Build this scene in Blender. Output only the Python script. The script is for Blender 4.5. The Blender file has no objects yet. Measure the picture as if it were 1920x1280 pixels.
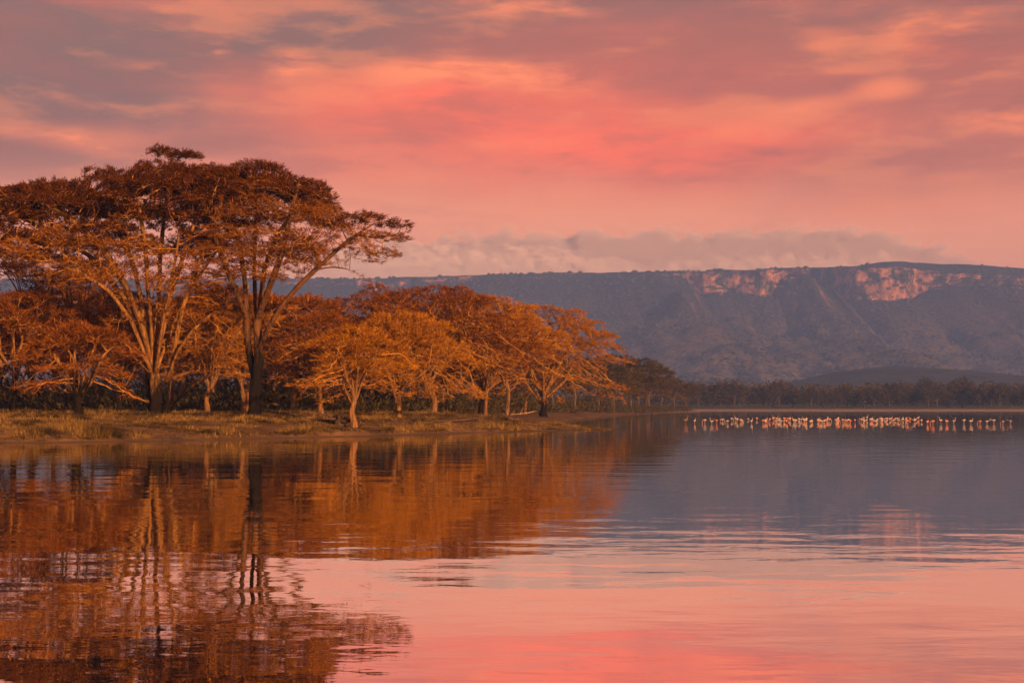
import bpy, math, random
import numpy as np

# ------------------------------------------------------------------ camera
F = 50.0 / 36.0 * 1920.0            # focal length in photo pixels
HC = 1.8                            # eye height above the lake
PITCH = math.atan(122.0 / F)
sc = bpy.context.scene
COL = sc.collection
R = math.radians

cam_d = bpy.data.cameras.new("camera"); cam_d.lens = 50; cam_d.sensor_width = 36
cam_d.clip_start = 0.1; cam_d.clip_end = 20000
cam = bpy.data.objects.new("camera", cam_d); COL.objects.link(cam)
cam.location = (0, 0, HC); cam.rotation_euler = (math.pi / 2 + PITCH, 0, 0)
sc.camera = cam

def at(px, py, Y):
    """world point at distance Y along the view that the photo shows at pixel px, py"""
    xc = (px - 960) / F; yc = -(py - 640) / F
    d = (xc, math.cos(PITCH) - yc * math.sin(PITCH), math.sin(PITCH) + yc * math.cos(PITCH))
    k = Y / d[1]
    return np.array((d[0] * k, Y, HC + d[2] * k))

SKY_TINT = (1.06, 0.90, 0.56)
def azel(px, py):
    p = at(px, py, 1.0) - np.array((0, 0, HC))
    return math.atan2(p[0], p[1]), math.atan2(p[2], math.hypot(p[0], p[1]))

def lin(r, g, b):
    f = lambda c: (c / 255 / 12.92) if c <= 10 else ((c / 255 + 0.055) / 1.055) ** 2.4
    return (f(r), f(g), f(b), 1.0)

# ------------------------------------------------------------------ node helper
class NT:
    def __init__(s, tree): s.t = tree; s.l = tree.links
    def new(s, typ, **props):
        n = s.t.nodes.new(typ)
        for k, v in props.items(): setattr(n, k, v)
        return n
    def put(s, sock, v):
        if v is None: return
        if isinstance(v, bpy.types.NodeSocket): s.l.new(v, sock)
        else: sock.default_value = v
    def m(s, op, a, b=None, c=None, clamp=False):
        n = s.new('ShaderNodeMath', operation=op); n.use_clamp = clamp
        s.put(n.inputs[0], a); s.put(n.inputs[1], b); s.put(n.inputs[2], c)
        return n.outputs[0]
    def vm(s, op, a, b=None):
        n = s.new('ShaderNodeVectorMath', operation=op)
        s.put(n.inputs[0], a); s.put(n.inputs[1], b)
        return n.outputs['Value'] if op in ('DOT_PRODUCT', 'LENGTH') else n.outputs[0]
    def mix(s, f, a, b, blend='MIX'):
        n = s.new('ShaderNodeMix', data_type='RGBA', blend_type=blend)
        s.put(n.inputs[0], f); s.put(n.inputs[6], a); s.put(n.inputs[7], b)
        return n.outputs[2]
    def noise(s, vec, scale, detail=4.0, rough=0.55, dist=0.0, dim='3D', color=False):
        n = s.new('ShaderNodeTexNoise', noise_dimensions=dim)
        s.put(n.inputs['Vector'], vec); n.inputs['Scale'].default_value = scale
        n.inputs['Detail'].default_value = detail; n.inputs['Roughness'].default_value = rough
        n.inputs['Distortion'].default_value = dist
        return n.outputs['Color'] if color else n.outputs[0]
    def ramp(s, f, stops, interp='LINEAR'):
        n = s.new('ShaderNodeValToRGB'); e = n.color_ramp.elements
        n.color_ramp.interpolation = interp
        while len(e) < len(stops): e.new(0.5)
        for el, (p, c) in zip(e, stops):
            el.position = p; el.color = c if hasattr(c, '__len__') else (c, c, c, 1)
        s.put(n.inputs[0], f)
        return n.outputs[0]
    def rng(s, v, a, b, c=0.0, d=1.0, smooth=False):
        n = s.new('ShaderNodeMapRange'); n.clamp = True
        if smooth: n.interpolation_type = 'SMOOTHSTEP'
        s.put(n.inputs[0], v)
        for i, x in zip((1, 2, 3, 4), (a, b, c, d)): n.inputs[i].default_value = x
        return n.outputs[0]
    def xyz(s, v):
        n = s.new('ShaderNodeSeparateXYZ'); s.put(n.inputs[0], v); return n.outputs
    def comb(s, x, y, z):
        n = s.new('ShaderNodeCombineXYZ')
        for i, q in zip(n.inputs, (x, y, z)): s.put(i, q)
        return n.outputs[0]

# ------------------------------------------------------------------ sun, sky, exposure
SUN_AZ, SUN_EL = R(152), R(7.5)      # behind the camera, a little to its right
sd = np.array((math.sin(SUN_AZ) * math.cos(SUN_EL), math.cos(SUN_AZ) * math.cos(SUN_EL), math.sin(SUN_EL)))
sun_d = bpy.data.lights.new("sun", 'SUN'); sun_d.energy = 5.0; sun_d.angle = R(0.5)
sun_d.color = (1.0, 0.52, 0.20)
sun = bpy.data.objects.new("sun", sun_d); COL.objects.link(sun)
from mathutils import Vector
sun.rotation_euler = Vector(-sd).to_track_quat('-Z', 'Y').to_euler()

world = bpy.data.worlds.new("World"); sc.world = world; world.use_nodes = True
wt = world.node_tree; wt.nodes.clear(); W = NT(wt)
tc = W.new('ShaderNodeTexCoord').outputs['Generated']
dirv = W.vm('NORMALIZE', tc)
dx, dy, dz = W.xyz(dirv)
warp = W.noise(W.comb(dx, dy, W.m('MULTIPLY', dz, 2.6)), 5.0, 3, 0.6, color=True)
wx, wy, wz = W.xyz(warp)
az = W.m('ADD', W.m('ARCTAN2', dx, dy), W.m('MULTIPLY', W.m('SUBTRACT', wx, 0.5), 0.10))
el = W.m('ADD', W.m('ARCSINE', dz), W.m('MULTIPLY', W.m('SUBTRACT', wy, 0.5), 0.035))
EL = lambda py: azel(960, py)[1]
# the cloud deck from the horizon up: pink, then rose grey, then mauve overhead
skc = lambda r, g, b: tuple(c * t for c, t in zip(lin(r, g, b), SKY_TINT)) + (1.0,)
base = W.ramp(W.m('MULTIPLY', el, 1.0), [
    (0.0, skc(250, 164, 144)), (EL(480), skc(254, 164, 142)), (EL(400), skc(248, 154, 132)), (EL(330), skc(220, 130, 114)),
    (EL(250), skc(202, 112, 100)), (EL(150), skc(170, 98, 94)), (EL(60), skc(140, 92, 96)), (EL(0), skc(122, 86, 94)),
    (0.42, skc(112, 92, 104)), (0.75, skc(78, 76, 98)), (1.0, skc(66, 70, 96))])
streak_v = W.comb(W.m('MULTIPLY', dx, 1.0), dy, W.m('MULTIPLY', W.m('ADD', dz, W.m('MULTIPLY', W.m('SUBTRACT', wz, 0.5), 0.02)), 4.2))
st = W.noise(streak_v, 4.0, 5, 0.56)
st2 = W.noise(streak_v, 9.0, 6, 0.62)
hi_band = W.m('MULTIPLY', W.rng(el, 0.10, 0.17, smooth=True), W.rng(el, 0.75, 0.28, smooth=True))
col = base
ae = W.comb(az, el, 0.0)
st_rag = W.rng(st2, 0.42, 0.58)
def patches(lst):
    """summed soft cloud patches, each (px, py, half width, half height, amount)"""
    acc = None
    for px, py, sx, sy, amt in lst:
        a0, e0 = azel(px, py); kx, ky = F / sx * 0.41, F / sy * 0.41
        q = W.new('ShaderNodeVectorMath', operation='MULTIPLY_ADD'); W.put(q.inputs[0], ae)
        q.inputs[1].default_value = (kx, ky, 0); q.inputs[2].default_value = (-a0 * kx, -e0 * ky, 0)
        g = W.m('SUBTRACT', 1.0, W.vm('DOT_PRODUCT', q.outputs[0], q.outputs[0]), clamp=True)
        g = W.m('MULTIPLY', g, g)
        acc = W.m('MULTIPLY', g, amt) if acc is None else W.m('MULTIPLY_ADD', g, amt, acc)
    return W.m('MINIMUM', acc, 1.0)
grey = patches([(100, 60, 420, 130, .75), (20, 200, 160, 120, .6), (640, 60, 260, 60, .4), (1905, 12, 40, 36, .8)])
col = W.mix(grey, col, skc(124, 92, 100))
glow = patches([(1080, 245, 300, 66, .95), (960, 215, 120, 40, .2), (1330, 262, 200, 34, .45), (700, 190, 190, 36, .4)])
col = W.mix(glow, col, skc(250, 108, 80))
dark = patches([(1200, 92, 230, 46, .75), (1420, 170, 140, 34, .6), (1780, 300, 260, 60, .6), (1850, 110, 110, 60, .6), (1445, 272, 60, 6, .35)])
col = W.mix(dark, col, skc(174, 94, 90))
col = W.mix(W.m('MULTIPLY', W.rng(st, 0.50, 0.68, smooth=True), W.m('MULTIPLY', hi_band, 0.34)), col, skc(252, 122, 92))
col = W.mix(W.m('MULTIPLY', W.rng(st, 0.50, 0.34, smooth=True), W.m('MULTIPLY', hi_band, 0.34)), col, skc(158, 92, 92))
col = W.mix(W.m('MULTIPLY', W.rng(st2, 0.50, 0.66, smooth=True), W.m('MULTIPLY', hi_band, 0.30)), col, skc(255, 150, 100))
col = W.mix(W.m('MULTIPLY', W.rng(st2, 0.50, 0.36, smooth=True), W.m('MULTIPLY', hi_band, 0.36)), col, skc(150, 88, 92))
hot = patches([(150, 257, 75, 16, .35), (1470, 196, 70, 14, .45), (1560, 182, 60, 10, .35), (1662, 155, 36, 14, .7), (1560, 72, 34, 11, .4), (130, 258, 70, 18, .2)])
wisp = patches([(160, 257, 90, 18, .8), (382, 95, 26, 9, .9), (285, 128, 60, 9, .6), (535, 128, 46, 16, .9), (830, 148, 90, 14, .9), (970, 150, 70, 18, .9), (1060, 165, 50, 12, .7), (1890, 222, 46, 18, .8), (1780, 45, 90, 24, .6), (1000, 12, 110, 16, .6)])
col = W.mix(W.m('MULTIPLY_ADD', wisp, st_rag, hot, clamp=True), col, skc(252, 140, 100))
sky = W.new('ShaderNodeTexSky', sky_type='NISHITA'); sky.sun_disc = False
sky.sun_elevation = SUN_EL; sky.sun_rotation = SUN_AZ; sky.dust_density = 3.0
bg_air = W.new('ShaderNodeBackground'); wt.links.new(sky.outputs[0], bg_air.inputs[0]); bg_air.inputs[1].default_value = 0.10
bg_cl = W.new('ShaderNodeBackground'); wt.links.new(col, bg_cl.inputs[0]); bg_cl.inputs[1].default_value = 1.0
cover = W.m('SUBTRACT', 1.0, W.m('MULTIPLY', W.rng(el, 0.25, 0.6), 0.35))
mx = W.new('ShaderNodeMixShader'); wt.links.new(cover, mx.inputs[0])
wt.links.new(bg_air.outputs[0], mx.inputs[1]); wt.links.new(bg_cl.outputs[0], mx.inputs[2])
wo = W.new('ShaderNodeOutputWorld'); wt.links.new(mx.outputs[0], wo.inputs[0])

sc.view_settings.view_transform = 'Standard'; sc.view_settings.look = 'None'
sc.view_settings.exposure = 0.62; sc.view_settings.gamma = 1.0; sc.view_settings.use_curve_mapping = False
cy = sc.cycles
cy.max_bounces = 4; cy.diffuse_bounces = 1; cy.glossy_bounces = 2; cy.transmission_bounces = 2
cy.volume_bounces = 2; cy.use_adaptive_sampling = True; cy.adaptive_threshold = 0.025; cy.adaptive_min_samples = 16; cy.transparent_max_bounces = 6
cy.volume_step_rate = 1.0; cy.volume_max_steps = 128
cy.use_denoising = True; cy.caustics_reflective = False; cy.caustics_refractive = False

# ------------------------------------------------------------------ numpy noise and mesh helpers
def _hash(ix, iy, seed):
    h = (ix.astype(np.int64) * 374761393 + iy.astype(np.int64) * 668265263 + seed * 1274126177) & 0xFFFFFFFF
    h = ((h ^ (h >> 13)) * 1274126177) & 0xFFFFFFFF
    return ((h ^ (h >> 16)) & 0xFFFF) / 65535.0
def vnoise(x, y, seed=0):
    x = np.asarray(x, float); y = np.asarray(y, float)
    ix = np.floor(x); iy = np.floor(y); fx = x - ix; fy = y - iy
    ux = fx * fx * (3 - 2 * fx); uy = fy * fy * (3 - 2 * fy)
    a = _hash(ix, iy, seed); b = _hash(ix + 1, iy, seed); c = _hash(ix, iy + 1, seed); d = _hash(ix + 1, iy + 1, seed)
    return (a * (1 - ux) + b * ux) * (1 - uy) + (c * (1 - ux) + d * ux) * uy
def fbm(x, y, seed=0, oct=5, gain=0.5):
    v = 0; a = 1; t = 0
    for i in range(oct):
        v = v + a * (vnoise(x * 2 ** i + 17.3 * i, y * 2 ** i + 9.1 * i, seed + i) * 2 - 1); t += a; a *= gain
    return v / t
def sstep(x, a, b):
    t = np.clip((x - a) / (b - a), 0, 1); return t * t * (3 - 2 * t)

def mesh_np(name, verts, faces, mat, parent=None, smooth=False, link=True):
    """faces: list of int arrays (n,k), each of one polygon size"""
    verts = np.asarray(verts, np.float32)
    me = bpy.data.meshes.new(name)
    faces = [np.asarray(f, np.int32) for f in faces if len(f)]
    nl = sum(f.size for f in faces); npoly = sum(len(f) for f in faces)
    me.vertices.add(len(verts)); me.vertices.foreach_set("co", verts.ravel())
    me.loops.add(nl); me.loops.foreach_set("vertex_index", np.concatenate([f.ravel() for f in faces]))
    me.polygons.add(npoly)
    tot = np.concatenate([np.full(len(f), f.shape[1], np.int32) for f in faces])
    start = np.concatenate(([0], np.cumsum(tot)[:-1])).astype(np.int32)
    me.polygons.foreach_set("loop_start", start)
    me.update(calc_edges=True); me.validate()
    if smooth: me.polygons.foreach_set("use_smooth", np.ones(npoly, bool))
    me.materials.append(mat)
    if not link: return me
    o = bpy.data.objects.new(name, me); COL.objects.link(o)
    if parent: o.parent = parent
    return o
def tag(o, label=None, cat=None, group=None, kind=None):
    for k, v in (("label", label), ("category", cat), ("group", group), ("kind", kind)):
        if v: o[k] = v
    return o
def empty(name, loc, rz=0.0, s=1.0):
    o = bpy.data.objects.new(name, None); COL.objects.link(o); o.empty_display_size = 0.5
    o.location = loc; o.rotation_euler = (0, 0, rz); o.scale = (s, s, s)
    return o
def copy_thing(root, loc, rz, s, label, group=None):
    c = root.copy(); COL.objects.link(c); c.location = loc; c.rotation_euler = (0, 0, rz)
    c.scale = (s, s, s) if not hasattr(s, '__len__') else s
    c["label"] = label
    if group: c["group"] = group
    elif "group" in c: del c["group"]
    for ch in root.children:
        d = ch.copy(); COL.objects.link(d); d.parent = c
    return c
def grid_faces(nr, nc):
    i = np.arange(nr - 1)[:, None] * nc + np.arange(nc - 1)[None, :]
    return np.stack((i, i + 1, i + nc + 1, i + nc), -1).reshape(-1, 4)

# ------------------------------------------------------------------ materials
def material(name):
    m = bpy.data.materials.new(name); m.use_nodes = True; t = m.node_tree; t.nodes.clear()
    return m, NT(t)
def finish(m, n, surf, vol=None, disp=None):
    o = n.new('ShaderNodeOutputMaterial')
    if surf is not None: n.l.new(surf, o.inputs[0])
    if vol is not None: n.l.new(vol, o.inputs[1])
    return m
def principled(n, color, rough=0.8, normal=None, spec=0.3):
    p = n.new('ShaderNodeBsdfPrincipled'); n.put(p.inputs['Base Color'], color); n.put(p.inputs['Roughness'], rough)
    p.inputs['Specular IOR Level'].default_value = spec
    if normal is not None: n.put(p.inputs['Normal'], normal)
    return p.outputs[0]
def bump(n, h, dist, strength=1.0):
    b = n.new('ShaderNodeBump'); b.inputs['Strength'].default_value = strength; b.inputs['Distance'].default_value = dist
    n.put(b.inputs['Height'], h); return b.outputs[0]

def foliage_mat(name, dark, mid, light, trans=0.35):
    m, n = material(name)
    geo = n.new('ShaderNodeNewGeometry'); oi = n.new('ShaderNodeObjectInfo')
    pos = geo.outputs['Position']
    big = n.noise(pos, 0.55, 3, 0.6)
    c = n.mix(n.rng(big, 0.35, 0.65), dark + (1,), mid + (1,))
    c = n.mix(n.rng(geo.outputs['Random Per Island'], 0.55, 1.0), c, light + (1,))
    c = n.mix(n.m('MULTIPLY', oi.outputs['Random'], 0.35), c, dark + (1,))
    d = n.new('ShaderNodeBsdfDiffuse'); n.l.new(c, d.inputs[0])
    t = n.new('ShaderNodeBsdfTranslucent'); n.l.new(c, t.inputs[0])
    s = n.new('ShaderNodeMixShader'); s.inputs[0].default_value = trans
    n.l.new(d.outputs[0], s.inputs[1]); n.l.new(t.outputs[0], s.inputs[2])
    return finish(m, n, s.outputs[0])
FOL_TALL = foliage_mat("foliage_russet_brown", (0.040, 0.012, 0.003), (0.11, 0.032, 0.006), (0.27, 0.085, 0.013))
FOL_GOLD = foliage_mat("foliage_amber", (0.25, 0.085, 0.006), (0.54, 0.22, 0.012), (0.80, 0.40, 0.03), 0.45)
FOL_RUST = foliage_mat("foliage_rust", (0.10, 0.028, 0.005), (0.29, 0.090, 0.011), (0.48, 0.18, 0.02), 0.42)
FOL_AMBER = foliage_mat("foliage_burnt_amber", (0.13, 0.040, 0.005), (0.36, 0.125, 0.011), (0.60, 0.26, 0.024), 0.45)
FOL_OLIVE_SHADED = foliage_mat("foliage_olive_shaded", (0.045, 0.036, 0.018), (0.085, 0.062, 0.026), (0.15, 0.10, 0.04))  # shade over the right-hand grove is put into this leaf colour

def bark_mat(name, pale, mid, dark, base_h):
    m, n = material(name)
    tco = n.new('ShaderNodeTexCoord').outputs['Object']; x, y, z = n.xyz(tco)
    stretched = n.comb(n.m('MULTIPLY', x, 5.0), n.m('MULTIPLY', y, 5.0), z)
    nz = n.noise(stretched, 1.3, 5, 0.65)
    c = n.mix(n.rng(nz, 0.38, 0.62), mid + (1,), pale + (1,))
    if base_h:      # old corky bark: the lower bole of these trees is black brown up to a ragged line
        zz = n.m('ADD', z, n.m('MULTIPLY', n.m('SUBTRACT', n.noise(stretched, 0.9, 5, 0.75), 0.5), 6.5))
        c = n.mix(n.rng(zz, base_h + 0.8, base_h - 0.8), c, dark + (1,))
    return finish(m, n, principled(n, c, 0.85, bump(n, nz, 0.10), 0.05))
BARK_TALL = bark_mat("bark_yellow_dark_bole", (0.34, 0.165, 0.045), (0.12, 0.055, 0.02), (0.012, 0.008, 0.006), 2.6)
BARK_DUSK = bark_mat("bark_brown_dark_bole", (0.16, 0.075, 0.032), (0.06, 0.03, 0.016), (0.010, 0.007, 0.006), 5.0)
BARK_PALE = bark_mat("bark_pale_yellow", (0.27, 0.135, 0.055), (0.09, 0.045, 0.024), (0.05, 0.03, 0.02), 0)
BARK_GREY = bark_mat("bark_grey_brown", (0.13, 0.085, 0.055), (0.07, 0.048, 0.034), (0.03, 0.022, 0.016), 0.6)

TWIG = bark_mat("twigs_orange", (0.62, 0.29, 0.06), (0.36, 0.15, 0.03), (0, 0, 0), 0)
TWIG_DULL = bark_mat("twigs_brown", (0.22, 0.12, 0.05), (0.10, 0.055, 0.028), (0, 0, 0), 0)
def ground_mat():
    m, n = material("dry_lakeside_grass")
    pos = n.new('ShaderNodeNewGeometry').outputs['Position']; x, y, z = n.xyz(pos)
    a = n.noise(pos, 0.16, 5, 0.6); b = n.noise(pos, 1.6, 5, 0.65)
    c = n.mix(n.rng(a, 0.38, 0.62), (0.15, 0.070, 0.028, 1), (0.30, 0.150, 0.062, 1))
    c = n.mix(n.rng(b, 0.46, 0.66), c, (0.075, 0.048, 0.02, 1))
    c = n.mix(n.rng(n.noise(pos, 0.35, 4, 0.6), 0.58, 0.7), c, (0.20, 0.12, 0.075, 1))
    zz = n.m('ADD', z, n.m('MULTIPLY', n.m('SUBTRACT', b, 0.5), 0.22))
    far = n.rng(y, 320, 600)
    beach = n.mix(far, (0.10, 0.065, 0.048, 1), (0.40, 0.27, 0.20, 1))
    lim = n.m('ADD', 0.0, n.m('MULTIPLY', far, 0.30))
    c = n.mix(n.m('SUBTRACT', 1.0, n.m('DIVIDE', n.m('SUBTRACT', zz, lim), 0.10, clamp=True)), c, beach)
    c = n.mix(n.m('MULTIPLY', n.rng(y, 300, 700), 0.8), c, n.mix(n.rng(z, 0.3, 0.7), beach, (0.14, 0.12, 0.05, 1)))
    return finish(m, n, principled(n, c, 0.9, bump(n, b, 0.12), 0.15))
GROUND = ground_mat()

def water_mat():
    m, n = material("lake_water")
    pos = n.new('ShaderNodeNewGeometry').outputs['Position']; x, y, z = n.xyz(pos)
    # cat's-paws: broad lanes of ruffled water between calm ones, and finer wavelets inside them
    lanes = n.noise(n.comb(n.m('MULTIPLY', x, 0.35), y, 0.0), 0.075, 3, 0.5)
    ruff = n.rng(lanes, 0.40, 0.62, 0.25, 1.0, smooth=True)
    swell = n.noise(n.comb(n.m('MULTIPLY', x, 0.55), y, 0.0), 0.55, 2, 0.5)
    wave = n.noise(n.comb(n.m('MULTIPLY', x, 0.45), y, 3.0), 1.9, 3, 0.55, 0.4)
    fine = n.noise(n.comb(n.m('MULTIPLY', x, 0.5), y, 7.0), 7.0, 2, 0.5)
    h = n.m('ADD', n.m('MULTIPLY', swell, 1.7), n.m('MULTIPLY', n.m('ADD', n.m('MULTIPLY', wave, 0.50), n.m('MULTIPLY', fine, 0.07)), ruff))
    nor = bump(n, h, 0.0085)
    g = n.new('ShaderNodeBsdfGlossy'); g.inputs['Roughness'].default_value = 0.012; g.inputs[0].default_value = (1.0, 0.96, 0.90, 1)
    n.l.new(nor, g.inputs['Normal'])
    d = n.new('ShaderNodeBsdfDiffuse'); d.inputs[0].default_value = (0.10, 0.055, 0.035, 1)
    fr = n.new('ShaderNodeFresnel'); fr.inputs[0].default_value = 1.33; n.l.new(nor, fr.inputs['Normal'])
    s = n.new('ShaderNodeMixShader'); n.l.new(n.rng(fr.outputs[0], 0.0, 0.35, 0.45, 0.98), s.inputs[0])
    n.l.new(d.outputs[0], s.inputs[1]); n.l.new(g.outputs[0], s.inputs[2])
    return finish(m, n, s.outputs[0])
WATER = water_mat()

def mountain_mat():
    m, n = material("escarpment_rock_and_scrub")
    geo = n.new('ShaderNodeNewGeometry'); pos = geo.outputs['Position']; x, y, z = n.xyz(pos)
    nx, ny, nz = n.xyz(geo.outputs['True Normal'])
    a = n.noise(pos, 0.006, 6, 0.65); b = n.noise(pos, 0.10, 5, 0.75)
    veg = n.mix(n.rng(b, 0.44, 0.56), (0.030, 0.028, 0.022, 1), (0.20, 0.13, 0.08, 1))
    veg = n.mix(n.m('MULTIPLY', n.rng(a, 0.48, 0.62), 0.5), veg, (0.20, 0.13, 0.085, 1))
    grass = n.mix(n.rng(b, 0.40, 0.62), (0.11, 0.08, 0.06, 1), (0.40, 0.27, 0.18, 1))
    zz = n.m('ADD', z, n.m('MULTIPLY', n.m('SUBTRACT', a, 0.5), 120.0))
    veg = n.mix(n.m('MULTIPLY', n.rng(zz, 210, 330), 0.75), veg, n.mix(n.rng(b, 0.44, 0.6), (0.012, 0.016, 0.016, 1), (0.05, 0.046, 0.034, 1)))  # upper slope coloured darker, standing in for shade below the ridge cloud
    veg = n.mix(n.rng(zz, 235, 60), veg, grass)  # paler low grass also carries the mist at the mountain's foot
    strata = n.noise(n.comb(x, n.m('MULTIPLY', y, 0.5), n.m('MULTIPLY', z, 0.55)), 0.055, 6, 0.75)
    rock = n.mix(n.rng(strata, 0.36, 0.60), (0.09, 0.05, 0.042, 1), (0.80, 0.36, 0.19, 1))
    steep = n.rng(n.m('ADD', nz, n.m('MULTIPLY', n.m('SUBTRACT', b, 0.5), 0.55)), 0.72, 0.50)
    c = n.mix(n.m('MULTIPLY', steep, n.rng(n.noise(pos, 0.021, 4, 0.6), 0.43, 0.53)), veg, rock)
    return finish(m, n, principled(n, c, 0.95, bump(n, b, 10.0, 0.8), 0.05))
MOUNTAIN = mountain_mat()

def flat_mat(name, c1, c2, scale, rough=0.85, bd=0.0):
    m, n = material(name)
    pos = n.new('ShaderNodeTexCoord').outputs['Object']
    b = n.noise(pos, scale, 5, 0.65)
    c = n.mix(n.rng(b, 0.38, 0.62), c1 + (1,), c2 + (1,))
    return finish(m, n, principled(n, c, rough, bump(n, b, bd) if bd else None, 0.2))
HILL = flat_mat("hill_forest", (0.030, 0.026, 0.020), (0.060, 0.048, 0.034), 0.03)
SCRUB = flat_mat("mountain_scrub", (0.035, 0.032, 0.022), (0.085, 0.06, 0.038), 0.02)
WOOD = flat_mat("weathered_driftwood", (0.16, 0.09, 0.055), (0.36, 0.22, 0.14), 3.0, 0.9, 0.02)
WOOD_DARK = flat_mat("dark_wet_wood", (0.03, 0.02, 0.015), (0.09, 0.05, 0.03), 3.0, 0.8, 0.02)
MUD = flat_mat("wet_mud", (0.05, 0.034, 0.026), (0.13, 0.085, 0.06), 2.0, 0.5, 0.02)
def grass_mat():
    m, n = material("dry_grass_blades")
    geo = n.new('ShaderNodeNewGeometry')
    c = n.ramp(geo.outputs['Random Per Island'], [(0, (0.13, 0.072, 0.022, 1)), (0.45, (0.29, 0.17, 0.05, 1)), (0.8, (0.50, 0.30, 0.10, 1)), (1.0, (0.13, 0.10, 0.03, 1))])
    c = n.mix(n.rng(n.noise(geo.outputs['Position'], 0.35, 4, 0.6), 0.44, 0.56), c, (0.055, 0.036, 0.016, 1))
    d = n.new('ShaderNodeBsdfDiffuse'); n.l.new(c, d.inputs[0])
    t = n.new('ShaderNodeBsdfTranslucent'); n.l.new(c, t.inputs[0])
    s = n.new('ShaderNodeMixShader'); s.inputs[0].default_value = 0.3
    n.l.new(d.outputs[0], s.inputs[1]); n.l.new(t.outputs[0], s.inputs[2])
    return finish(m, n, s.outputs[0])
GRASS = grass_mat()
BIRD = flat_mat("flamingo_feathers", (0.46, 0.33, 0.34), (0.55, 0.44, 0.45), 4.0, 0.7)
BIRD_RED = flat_mat("flamingo_feathers_coral", (0.62, 0.19, 0.11), (0.66, 0.32, 0.24), 4.0, 0.7)
BIRD_DARK = flat_mat("brown_feathers", (0.16, 0.075, 0.04), (0.30, 0.15, 0.08), 4.0, 0.8)

# ------------------------------------------------------------------ the ground and the lake
SHORE = [(-900, 58), (-400, 64), (-150, 68), (0, 70.6), (120, 71.5), (250, 74), (380, 76), (500, 80), (620, 83.5), (700, 86), (800, 92), (900, 98),
         (980, 103), (1050, 107), (1100, 110), (1150, 112.5), (1176, 114.6), (1140, 118), (1082, 126), (1050, 140), (1052, 162), (1085, 200), (1130, 245), (1180, 310),
         (1255, 430), (1316, 520), (1312, 560), (1300, 615), (1340, 648), (1500, 640), (1700, 636), (1920, 642), (2400, 655), (4500, 700)]
SH = np.array([((px - 960) / F * d, d) for px, d in SHORE])
SH = np.vstack((SH, [(2500, 800), (2500, 5200), (-2500, 5200), (-2500, 40), (-120, 50)]))
def shore_dist(x, y):
    """distance to the waterline, positive on land"""
    x = np.asarray(x, float).ravel(); y = np.asarray(y, float).ravel()
    best = np.full(x.shape, 1e9); inside = np.zeros(x.shape, bool)
    for (ax, ay), (bx, by) in zip(SH, np.roll(SH, -1, 0)):
        ex, ey = bx - ax, by - ay
        t = np.clip(((x - ax) * ex + (y - ay) * ey) / (ex * ex + ey * ey), 0, 1)
        best = np.minimum(best, np.hypot(x - ax - t * ex, y - ay - t * ey))
        c = (ay > y) != (by > y)
        with np.errstate(divide='ignore', invalid='ignore'):
            inside ^= c & (x < (bx - ax) * (y - ay) / (by - ay if by != ay else 1e-9) + ax)
    return np.where(inside, best, -best)
def land(x, y):
    x = np.asarray(x, float); y = np.asarray(y, float); shp = x.shape
    s = shore_dist(x, y).reshape(shp) + 1.5 * fbm(x * 0.30, y * 0.30, 3, 4) * (np.asarray(y) < 140) * (1 - 0.75 * sstep(x, 3, 7))
    fac = np.where(y < 136, 1 - 0.80 * sstep(x, -4.0, 6.0), 1.0)
    up = (0.10 * (1 - np.exp(-s / 0.35)) + 1.22 * (1 - np.exp(-s / 7.0))) * fac
    up += (0.22 * fbm(x * 0.22, y * 0.22, 11, 4) + 0.07 * fbm(x * 1.1, y * 1.1, 5, 3)) * sstep(s, 0.3, 4) * (0.4 + 0.6 * fac)
    return np.where(s > 0, np.maximum(up, 0.012), np.maximum(-2.5, 0.14 * s))
def gz(x, y): return float(land(np.array([x]), np.array([y]))[0])

xs = np.concatenate((np.linspace(-2400, -130, 24), np.arange(-125, -50, 2.5), np.arange(-48, 22, 0.4), np.arange(23, 120, 3.0), np.arange(125, 330, 12), np.linspace(340, 2400, 22)))
ys = np.concatenate((np.linspace(-45, 50, 6), np.arange(54, 64, 1.5), np.arange(64.5, 126, 0.4), np.arange(127, 230, 2.5), np.arange(234, 720, 8), np.linspace(740, 3000, 16)))
GX, GY = np.meshgrid(xs, ys)
GZ = land(GX, GY)
GZ = GZ + np.where(GY > 700, (GY - 700) * 0.012, 0)
tag(mesh_np("ground", np.stack((GX, GY, GZ), -1).reshape(-1, 3), [grid_faces(*GX.shape)], GROUND, smooth=True), kind="structure")
wx_ = np.linspace(-2400, 2400, 25); wy_ = np.linspace(-48, 900, 12)
WX, WY = np.meshgrid(wx_, wy_)
tag(mesh_np("lake_water", np.stack((WX, WY, np.zeros_like(WX)), -1).reshape(-1, 3), [grid_faces(*WX.shape)], WATER), kind="structure")

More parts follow.
